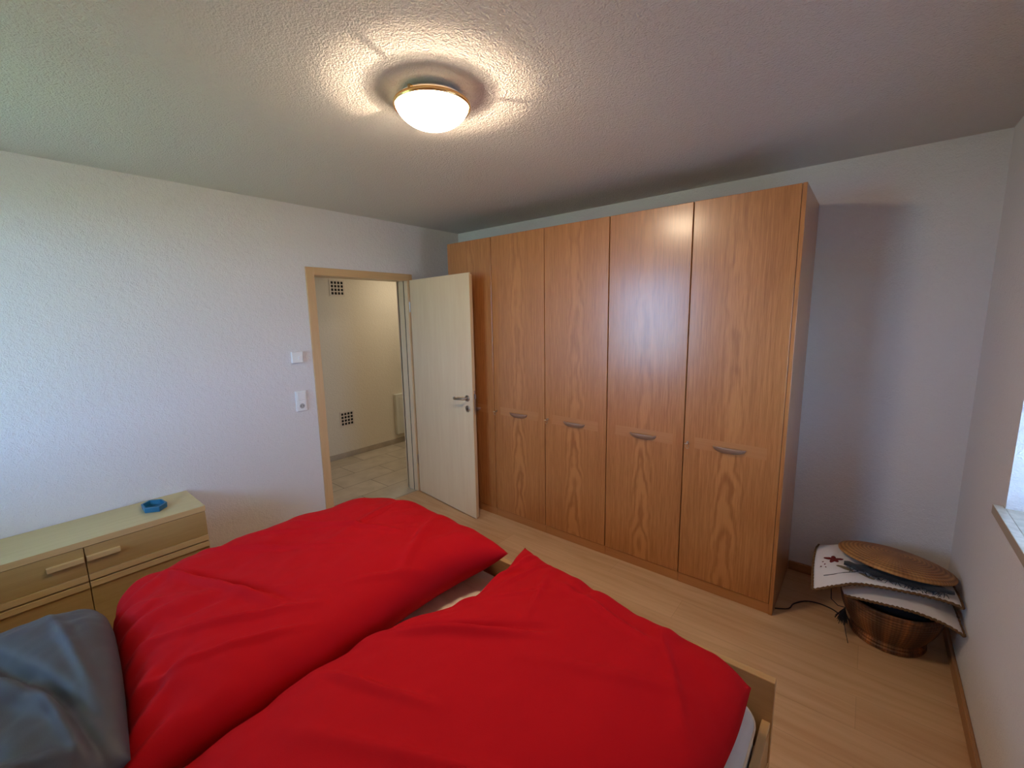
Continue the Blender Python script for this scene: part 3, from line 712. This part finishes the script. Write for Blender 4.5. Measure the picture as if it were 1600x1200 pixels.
def mattress(x0, x1, y0, y1, z0, z1, mat, quilt, name='mattress', parent=bed):
    NU, NV = 90, 260
    rows = []
    R = .055
    def disp(x, y):
        if quilt == 'channel': return .012 * abs(math.sin(math.pi * (y - y1) / .075)) ** .6
        s_, t_ = (x + y) / .16, (x - y) / .16
        return .008 * (abs(math.sin(math.pi * s_)) * abs(math.sin(math.pi * t_))) ** .4
    def rr(x, y):
        # rounded rectangle corners in plan
        cx, cy = (x0 + x1) / 2, (y0 + y1) / 2; hx, hy = (x1 - x0) / 2, (y1 - y0) / 2; rc = .10
        dx_, dy_ = abs(x - cx) - (hx - rc), abs(y - cy) - (hy - rc)
        if dx_ > 0 and dy_ > 0:
            l = math.hypot(dx_, dy_); mxx = max(dx_, dy_); k = mxx / l
            x = cx + math.copysign(hx - rc + dx_ * k, x - cx); y = cy + math.copysign(hy - rc + dy_ * k, y - cy)
        return x, y
    top = []
    for i in range(NU + 1):
        row = []
        for j in range(NV + 1):
            x = x0 + (x1 - x0) * i / NU; y = y0 + (y1 - y0) * j / NV
            e = min(x - x0, x1 - x, y - y0, y1 - y)
            fall = 0 if e > R else R * .45 * (1 - math.sqrt(max(0, 1 - (1 - e / R) ** 2)))
            X, Y = rr(x, y)
            row.append((X, Y, z1 - .012 + disp(x, y) * min(1, e / .03) - fall))
        top.append(row)
    m = MB().grid(top)
    # sides
    loop = [top[i][0] for i in range(NU + 1)] + [top[NU][j] for j in range(1, NV + 1)] + [top[i][NV] for i in range(NU - 1, -1, -1)] + [top[0][j] for j in range(NV - 1, 0, -1)]
    cx, cy = (x0 + x1) / 2, (y0 + y1) / 2
    side = []
    for p in loop:
        side.append([p, (p[0], p[1], (z0 + p[2]) / 2), (p[0], p[1], z0)])
    m.grid(side, wrap_u=True)
    o = m.build(name, mat, parent, smooth=True)
    pz = z1 - .030
    MB().tube([(p[0] , p[1], p[2] - .004) for p in loop[::3]] + [loop[0]], .0055, 6).build('piping', m_piping, o, smooth=True)
    return o
mattress(BX0 + .035, 2.040, YR + .13, BF - .045, .20, MT, m_mattress, 'channel')
mattress(2.045, BX1 - .036, YR + .13, BF - .045, .20, MT, m_mattress2, 'diamond')

def fbm(x, y, z=0.0, o=3):
    v = 0; a_ = 1; s_ = 0
    for _ in range(o): v += a_ * noise.noise(Vector((x, y, z))); s_ += a_; a_ *= .5; x *= 2.03; y *= 2.03; z += 7.1
    return v / s_
def lerp(a_, b_, t_): return a_ + (b_ - a_) * t_
def poly(pts, t_):
    """point on a smooth curve through pts (Catmull-Rom, chord-length parameter)"""
    P = [Vector(p) for p in pts]; d = [0]
    for i in range(1, len(P)): d.append(d[-1] + (P[i] - P[i - 1]).length)
    s_ = t_ * d[-1]
    i = max(k for k in range(len(P) - 1) if d[k] <= s_ + 1e-9); f_ = (s_ - d[i]) / (d[i + 1] - d[i])
    p0 = P[i - 1] if i else P[0] * 2 - P[1]; p3 = P[i + 2] if i + 2 < len(P) else P[-1] * 2 - P[-2]
    p1, p2 = P[i], P[i + 1]
    return .5 * ((2 * p1) + (p2 - p0) * f_ + (2 * p0 - 5 * p1 + 4 * p2 - p3) * f_ ** 2 + (3 * p1 - p0 - 3 * p2 + p3) * f_ ** 3)
def puffy(name, far, near, left, right, h, floor_fn, wr, NU=150, NV=150, power=3.2, mat=None, seed=0.0, low=.6):
    """quilt from four boundary seams. far/near: points by growing x, left/right: points from near to far"""
    TOP, BOT = [], []
    for i in range(NU + 1):
        uu = i / NU; rt, rb = [], []
        for j in range(NV + 1):
            vv = j / NV
            N_, F_ = poly(near, uu), poly(far, uu); L_, R_ = poly(left, vv), poly(right, vv)
            c00, c10, c01, c11 = Vector(near[0]), Vector(near[-1]), Vector(far[0]), Vector(far[-1])
            p = (N_ * (1 - vv) + F_ * vv) + (L_ * (1 - uu) + R_ * uu) - ((c00 * (1 - uu) + c10 * uu) * (1 - vv) + (c01 * (1 - uu) + c11 * uu) * vv)
            fu = 1 - abs(2 * uu - 1) ** power; fv = 1 - abs(2 * vv - 1) ** power
            k = math.sqrt(max(0, fu * fv))
            z = p.z + h * k * (1 + .22 * fbm(p.x * 2.2, p.y * 2.2, seed)) + wr(p.x, p.y, uu, vv) * min(1, k * 1.8)
            zb = p.z - low * h * k
            fl = floor_fn(p.x, p.y)
            zb = max(zb, fl); z = max(z, zb + .004 * (k > 0), fl + .004)
            rt.append((p.x, p.y, z)); rb.append((p.x, p.y, min(zb, z)))
        TOP.append(rt); BOT.append(rb)
    m = MB().grid(TOP)
    m.grid(BOT)
    o = m.build(name, mat, smooth=True)
    return o
def bed_floor(x, y):
    if BX0 - .0 < x < BX1 and BF - .032 < y < BF + .002: return .452
    if BX0 - .01 < x < BX1 and y < BF - .03: return MT + .004
    if y >= BF + .002 and y < BF + .06: return .40
    return .18
def fold(x, y, x0, y0, x1, y1, amp, wd_, skew=0):
    """one crease: ridge along the segment"""
    ax, ay = x1 - x0, y1 - y0; l2 = ax * ax + ay * ay
    t_ = ((x - x0) * ax + (y - y0) * ay) / l2
    if t_ < -.3 or t_ > 1.3: return 0
    tt = min(1, max(0, t_)); d = ((x - x0) * ay - (y - y0) * ax) / math.sqrt(l2)
    end = max(0, 1 - abs(2 * t_ - 1) ** 2 / 1.7) 
    return amp * math.exp(-(d / wd_) ** 2) * end
def creases(x, y, segs):
    return sum(fold(x, y, *q) for q in segs)
def wrL(x, y, uu, vv):
    w_ = 0
    # puckers radiating from the near (buttoned) end
    w_ += .022 * math.exp(-vv / .09) * math.sin(uu * 46 + 6 * fbm(x * 4, y * 4, 3))
    w_ += .010 * math.exp(-vv / .22) * math.sin(uu * 21 + 8 * fbm(x * 3, y * 3, 9) + vv * 6)
    w_ += .009 * math.exp(-uu / .12) * math.sin(vv * 34 + 5 * fbm(x * 4, y * 4, 5))
    w_ += .012 * math.exp(-(1 - uu) / .15) * fbm(x * 5, y * 9, 2)
    w_ += .009 * math.exp(-(1 - vv) / .10) * math.sin(uu * 24 + 5 * fbm(x * 4, y * 4, 15))
    w_ += creases(x, y, [(1.00, -2.62, 1.42, -2.28, .034, .015), (1.05, -2.42, 1.36, -2.12, .024, .013), (1.05, -2.80, 1.62, -2.60, .026, .018),
        (1.18, -2.95, 1.64, -2.50, .024, .018), (1.60, -1.80, 1.82, -2.15, .016, .020), (1.45, -2.98, 1.74, -2.52, .020, .015),
        (1.10, -2.25, 1.55, -2.02, .018, .015), (1.30, -1.80, 1.40, -2.20, .010, .02), (1.65, -3.0, 1.82, -2.58, .020, .015), (1.75, -2.35, 1.90, -2.05, .015, .016)])
    w_ -= creases(x, y, [(1.03, -2.58, 1.46, -2.24, .026, .014), (1.10, -2.76, 1.64, -2.55, .020, .014), (1.22, -2.91, 1.69, -2.45, .018, .014), (1.08, -2.38, 1.40, -2.09, .016, .012)])
    return w_ + .008 * fbm(x * 7, y * 4, 1)
def wrR(x, y, uu, vv):
    w_ = 0
    w_ += .014 * math.exp(-uu / .10) * math.sin(vv * 32 + 5 * fbm(x * 4, y * 4, 8))
    w_ += .013 * math.exp(-(1 - vv) / .10) * math.sin(uu * 28 + 5 * fbm(x * 4, y * 4, 11))
    w_ += .010 * math.exp(-(1 - uu) / .08) * math.sin(vv * 22 + 4 * fbm(x * 4, y * 4, 4))
    w_ += creases(x, y, [(2.12, -2.00, 2.16, -1.62, .022, .013), (2.02, -2.40, 2.50, -2.12, .028, .017), (2.2, -2.75, 2.85, -2.45, .018, .024),
        (2.40, -1.80, 2.80, -1.88, .016, .018), (2.10, -2.16, 2.34, -1.92, .022, .014), (2.20, -1.95, 2.24, -1.66, .015, .012), (2.55, -2.2, 2.95, -2.0, .012, .022), (2.02, -2.62, 2.40, -2.50, .018, .016), (2.8, -1.8, 2.98, -2.1, .014, .016), (2.30, -1.75, 2.42, -2.05, .012, .014)])
    w_ -= creases(x, y, [(2.04, -2.35, 2.50, -2.07, .022, .014), (2.08, -2.00, 2.12, -1.66, .014, .012), (2.14, -2.12, 2.36, -1.88, .014, .012)])
    return w_ + .008 * fbm(x * 6, y * 4, 21)
duL = puffy('duvet',
    far=[(1.00, -1.74, .50), (1.28, -1.66, .50), (1.70, -1.64, .50), (1.90, -1.67, .505), (2.030, -1.700, .545)],
    near=[(.93, -2.95, .48), (1.15, -3.00, .47), (1.40, -3.02, .46), (1.68, -3.05, .45), (1.88, -3.10, .45)],
    left=[(.93, -2.95, .48), (.90, -2.78, .47), (.885, -2.45, .47), (.92, -2.05, .48), (1.00, -1.74, .50)],
    right=[(1.88, -3.10, .45), (1.91, -2.75, .46), (1.91, -2.45, .47), (1.900, -2.15, .49), (1.925, -1.90, .505), (2.030, -1.700, .545)],
    h=.175, floor_fn=bed_floor, wr=wrL, mat=m_red, seed=1.3, power=5.5)
tag(duL, 'red puffed duvet on the far left side of the bed, touching the grey pillow', 'duvet', 'red duvets on the bed')
duR = puffy('duvet',
    far=[(2.045, -1.590, .53), (2.16, -1.625, .515), (2.40, -1.65, .50), (2.70, -1.70, .50), (2.95, -1.715, .50), (3.085, -1.775, .50)],
    near=[(1.91, -3.00, .44), (2.30, -3.05, .44), (2.70, -3.05, .44), (3.00, -3.02, .44)],
    left=[(1.91, -3.00, .44), (1.915, -2.70, .45), (1.93, -2.45, .46), (1.985, -2.24, .475), (2.095, -2.10, .485), (2.085, -1.86, .485), (2.045, -1.590, .53)],
    right=[(3.00, -3.02, .44), (3.05, -2.60, .44), (3.065, -2.20, .46), (3.085, -1.96, .48), (3.085, -1.775, .50)],
    h=.14, floor_fn=bed_floor, wr=wrR, mat=m_red, seed=4.1)
tag(duR, 'red duvet nearest the viewer, with a pointed corner on the bed foot', 'duvet', 'red duvets on the bed')
def wrP(x, y, uu, vv):
    w_ = creases(x, y, [(1.10, -3.42, 1.62, -3.16, .036, .026), (1.30, -3.52, 1.80, -3.32, .034, .024), (1.10, -3.14, 1.60, -3.09, .018, .014), (1.45, -3.20, 1.82, -3.14, .018, .014), (1.62, -3.45, 1.80, -3.16, .022, .018)])
    w_ -= creases(x, y, [(1.15, -3.30, 1.70, -3.11, .034, .022), (1.22, -3.50, 1.75, -3.26, .028, .022), (1.50, -3.17, 1.84, -3.11, .016, .012), (1.70, -3.40, 1.84, -3.20, .018, .014)])
    return w_ + .022 * fbm(x * 6, y * 6, 31) + .012 * math.exp(-(1 - uu) / .1) * math.sin(vv * 25 + 4 * fbm(x * 5, y * 5))
pl = puffy('pillow',
    far=[(1.00, -3.03, .54), (1.20, -3.000, .56), (1.42, -3.010, .55), (1.62, -3.030, .53), (1.87, -3.060, .53)],
    near=[(.98, -3.70, .50), (1.30, -3.68, .48), (1.62, -3.67, .48), (1.90, -3.64, .50)],
    left=[(.98, -3.70, .50), (.96, -3.5, .50), (1.00, -3.03, .54)],
    right=[(1.90, -3.64, .50), (1.88, -3.5, .48), (1.88, -3.25, .48), (1.87, -3.060, .53)],
    h=.125, floor_fn=bed_floor, wr=wrP, NU=100, NV=100, mat=m_grey, seed=9.0, power=4.5)
tag(pl, 'grey crumpled pillow at the left edge of the picture, beside the red duvet', 'pillow')

# ------------------------------------------------------------------ basket in the corner
BC = (3.475, -.400)
bk = thing('basket', 'round dark woven basket with orange stripes on the floor in the corner', 'basket', (BC[0], BC[1], 0))
prof = [(0, .012), (.132, .012)]
foot = [(0.0, .010), (.140, .002), (.150, .004), (.154, .012), (.150, .022), (.146, .026), (.150, .032), (.151, .040), (.145, .048)]
o = MB().lathe(foot, (BC[0], BC[1], 0), 96).build('foot_ring', m_basket, bk, smooth=True)
body = [(0.0, .044), (.143, .044)]
for i in range(26):
    tt = i / 25; rr = .143 + (.205 - .143) * math.sin(tt * math.pi / 2) ** .9
    body.append((rr + .0016 * math.sin(tt * 26 * math.pi), .046 + .175 * tt))
body += [(.206, .224), (.198, .224), (.190, .20), (.15, .07), (0.0, .055)]
MB().lathe(body, (BC[0], BC[1], 0), 128).build('basket_body', m_basket, bk, smooth=True, origin=(BC[0], BC[1], 0))
rp = []
MB().lathe([(.196, .226), (.203, .234), (.210, .230), (.212, .220), (.206, .212)], (BC[0], BC[1], 0), 96, closed=True).build('rim_band', m_basket, bk, smooth=True, origin=(BC[0], BC[1], 0))
# lid resting tilted on the cushion
lid = MB(); LR = .232
pr = [(0.0, .034), (.06, .033), (.12, .028), (.17, .020), (.205, .010), (.225, .002), (.232, -.006), (.230, -.014), (.220, -.016), (.20, -.008), (.15, .004), (0.0, .016)]
lid.lathe(pr, (0, 0, 0), 128)
lo = lid.build('lid', m_lid, origin=(0, 0, 0), smooth=True)
lo.parent = bk; lo.location = (3.474 - BC[0], -.345 - BC[1], .398); lo.rotation_euler = (math.radians(-10), math.radians(3), 0)
lo['label'] = 'round coiled straw lid lying tilted on the white cushion'
# folded embroidered cushion cover
cu = thing('cushion', 'white embroidered cushion with brown braided edge, stuffed between basket and lid', 'cushion', (3.44, -.42, .23))
def sheet(name, near, far, left, right, h, mat, parent, low=.5, NU=60, NV=50, wrf=None, z_min=0):
    A, B = [], []
    for i in range(NU + 1):
        uu = i / NU; ra, rb = [], []
        for j in range(NV + 1):
            vv = j / NV
            N_, F_ = poly(near, uu), poly(far, uu); L_, R_ = poly(left, vv), poly(right, vv)
            c00, c10, c01, c11 = Vector(near[0]), Vector(near[-1]), Vector(far[0]), Vector(far[-1])
            p = (N_ * (1 - vv) + F_ * vv) + (L_ * (1 - uu) + R_ * uu) - ((c00 * (1 - uu) + c10 * uu) * (1 - vv) + (c01 * (1 - uu) + c11 * uu) * vv)
            k = math.sqrt(max(0, (1 - abs(2 * uu - 1) ** 2.6) * (1 - abs(2 * vv - 1) ** 2.6)))
            n_ = .012 * fbm(p.x * 9, p.y * 9, 2) * k
            ra.append((p.x, p.y, p.z + h * k + n_)); rb.append((p.x, p.y, p.z - h * low * k + n_))
        A.append(ra); B.append(rb)
    m = MB().grid(A); m.grid(B)
    return m.build(name, mat, parent, smooth=True), A
nearU = [(3.165, -.660, .270), (3.25, -.640, .315), (3.336, -.602, .342), (3.45, -.592, .360), (3.569, -.580, .368), (3.66, -.572, .366), (3.70, -.575, .358)]
farU = [(3.155, -.250, .330), (3.30, -.180, .340), (3.50, -.150, .340), (3.68, -.180, .330)]
leftU = [nearU[0], (3.150, -.50, .315), (3.148, -.37, .345), farU[0]]
rightU = [nearU[-1], (3.70, -.45, .345), farU[-1]]
cov, gridU = sheet('upper_cover', nearU, farU, leftU, rightU, .022, m_cushion, cu)
nearD = [(3.29, -.610, .266), (3.42, -.628, .290), (3.54, -.636, .304), (3.64, -.644, .296), (3.704, -.652, .272)]
farD = [(3.20, -.25, .268), (3.35, -.20, .268), (3.55, -.20, .268), (3.69, -.25, .262)]
cov2, gridD = sheet('lower_cover', nearD, farD, [nearD[0], (3.25, -.42, .268), farD[0]], [nearD[-1], (3.695, -.45, .275), farD[-1]], .012, m_cushion, cu)
def edge_tube(pts, rad, name, parent, n=60):
    P = [poly(pts, i / n) for i in range(n + 1)]
    P = [p + Vector((0, 0, .0025 * math.sin(i * 1.9))) for i, p in enumerate(P)]
    MB().tube(P, [rad * (1 + .18 * math.sin(i * 2.4)) for i in range(n + 1)], 8).build(name, m_braid, parent, smooth=True)
edge_tube([(p[0], p[1] - .002, p[2]) for p in nearU], .0062, 'braid_trim', cu, 90)
edge_tube([(p[0] - .002, p[1], p[2]) for p in leftU], .0055, 'braid_trim', cu, 60)
edge_tube([(p[0], p[1], p[2]) for p in rightU], .0055, 'braid_trim', cu, 60)
edge_tube([(p[0], p[1] - .002, p[2]) for p in nearD], .0058, 'braid_trim', cu, 80)
edge_tube([(p[0], p[1], p[2]) for p in [nearD[-1], (3.695, -.45, .275), farD[-1]]], .005, 'braid_trim', cu, 40)
# embroidery laid on the upper cover surface
def on_cover(x, y):
    best = None
    for row in gridU:
        for p in row:
            d = (p[0] - x) ** 2 + (p[1] - y) ** 2
            if best is None or d < best[0]: best = (d, p[2])
    return best[1] + .0015
def patch(outline, mat, name):
    m = MB(); cx, cy = sum(p[0] for p in outline) / len(outline), sum(p[1] for p in outline) / len(outline)
    k = 0; m.v.append((cx, cy, on_cover(cx, cy) + .001))
    for p in outline: m.v.append((p[0], p[1], on_cover(*p) + .0005))
    for i in range(len(outline)): m.f.append((0, 1 + i, 1 + (i + 1) % len(outline))); m.mi.append(0)
    o = m.build(name, mat, cov); s_ = o.modifiers.new('t', 'SOLIDIFY'); s_.thickness = .001; s_.offset = 1
def petal(cx, cy, ang, ln, wd_):
    pts = []
    for i in range(12):
        t_ = 2 * math.pi * i / 12; a_, b_ = ln / 2 * (1 + math.cos(t_)), wd_ / 2 * math.sin(t_)
        pts.append((cx + a_ * math.cos(ang) - b_ * math.sin(ang), cy + a_ * math.sin(ang) + b_ * math.cos(ang)))
    return pts
FX, FY_ = 3.232, -.452
for an, ln in ((170, .045), (100, .030), (20, .042), (-50, .030), (-110, .034)):
    patch(petal(FX, FY_, math.radians(an), ln, .020), m_darkred, 'embroidered_petal')
patch(petal(3.245, -.505, math.radians(-20), .075, .018), m_olive, 'embroidered_leaf')
patch(petal(3.335, -.535, math.radians(-25), .070, .012), m_olive, 'embroidered_leaf')
st = [(3.20, -.578), (3.24, -.570), (3.28, -.552), (3.315, -.535), (3.335, -.52)]
MB().tube([(x, y, on_cover(x, y)) for x, y in st], .0016, 6).build('embroidered_stem', m_darkgreen, cov)
for (x, y) in ((3.185, -.48), (3.195, -.50), (3.18, -.515), (3.20, -.52)):
    patch(petal(x, y, 0, .006, .005), m_darkred, 'embroidered_dot')
# dark cloth bundled in the basket, carrying the cushion
rows = []
for i in range(49):
    an = 2 * math.pi * i / 48; row = []
    for j in range(15):
        tt = j / 14; rr = .170 * math.sin(tt * math.pi * .62) / math.sin(math.pi * .5)
        zz = .10 + .145 * math.cos(tt * math.pi * .62) ** .5 if tt * .62 < .5 else .10 - .03 * (tt * .62 - .5) / .12
        rr = min(rr, .138 + .14 * max(0, zz - .08))
        row.append((BC[0] + rr * math.cos(an), BC[1] + rr * math.sin(an), zz + .014 * fbm(rr * 14 * math.cos(an), rr * 14 * math.sin(an), 40) * (tt < .8)))
    rows.append(row)
tag(MB().grid(rows).build('cloth', m_scarf, smooth=True), 'dark cloth bundled inside the woven basket under the cushion', 'cloth')
# black scarf squeezed under the lid
sc = MB(); rows = []
for i in range(61):
    t_ = i / 60; x = 3.275 + .40 * t_
    yc = -.515 - .020 * math.sin(t_ * math.pi) + .006 * math.sin(t_ * 37); zc = .3895 + .004 * math.sin(t_ * 3.0)
    row = []
    for j in range(13):
        q_ = 2 * math.pi * j / 12; rr = (1 + .35 * fbm(t_ * 14, math.cos(q_) * 1.5, math.sin(q_))) * (math.sin(math.pi * min(1, .04 + t_ * .94)) ** .35)
        row.append((x, yc + .040 * rr * math.cos(q_), zc + .009 * rr * math.sin(q_)))
    rows.append(row)
sc.grid(rows)
fr_ = random.Random(3)
for i in range(46):
    t_ = fr_.random(); x = 3.29 + .37 * t_; y0_ = -.545 - .015 * math.sin(t_ * math.pi)
    sc.tube([(x, y0_, .394), (x + fr_.uniform(-.012, .014), y0_ - .010, .390), (x + fr_.uniform(-.02, .022), y0_ - .016 - fr_.random() * .014, .380)], .0012, 5)
scarf = tag(sc.build('scarf', m_scarf, smooth=True), 'black fringed scarf squeezed between the straw lid and the white cushion', 'scarf')
# dark cord tassel at the side of the basket
ts = MB()
for i in range(70):
    a0 = fr_.uniform(0, 6.28); rr = fr_.uniform(.004, .022)
    p0 = Vector((3.300, -.500, .140)); p1 = p0 + Vector((-.008 + rr * math.cos(a0) * .7, -.008 + rr * math.sin(a0) * .7, -.03)); p2 = p1 + Vector((rr * math.cos(a0), rr * math.sin(a0), -.03 - fr_.random() * .02))
    ts.tube([p0, p1, p2], .0013, 4)
ts.tube([(3.235, -.56, .262), (3.240, -.565, .20), (3.27, -.53, .155), (3.300, -.500, .140)], .0022, 6)
ts.tube([(3.295, -.515, .10), (3.310, -.565, .05), (3.325, -.590, .004)], .0016, 6)
ts.build('tassel', m_scarf, bk)
# cable on the floor between wardrobe and basket
cp = [(2.994, -.512, .004), (3.043, -.480, .004), (3.060, -.455, .005), (3.072, -.400, .004), (3.12, -.335, .004), (3.180, -.312, .004), (3.245, -.325, .004), (3.285, -.36, .004), (3.310, -.395, .004)]
P = [poly(cp, i / 50) for i in range(51)]
tag(MB().tube(P, .0035, 8).build('cable', m_cable, smooth=True), 'thin dark cable lying on the floor between wardrobe and basket', 'cable')
for o in S.objects:
    if '_o' in o: del o['_o']
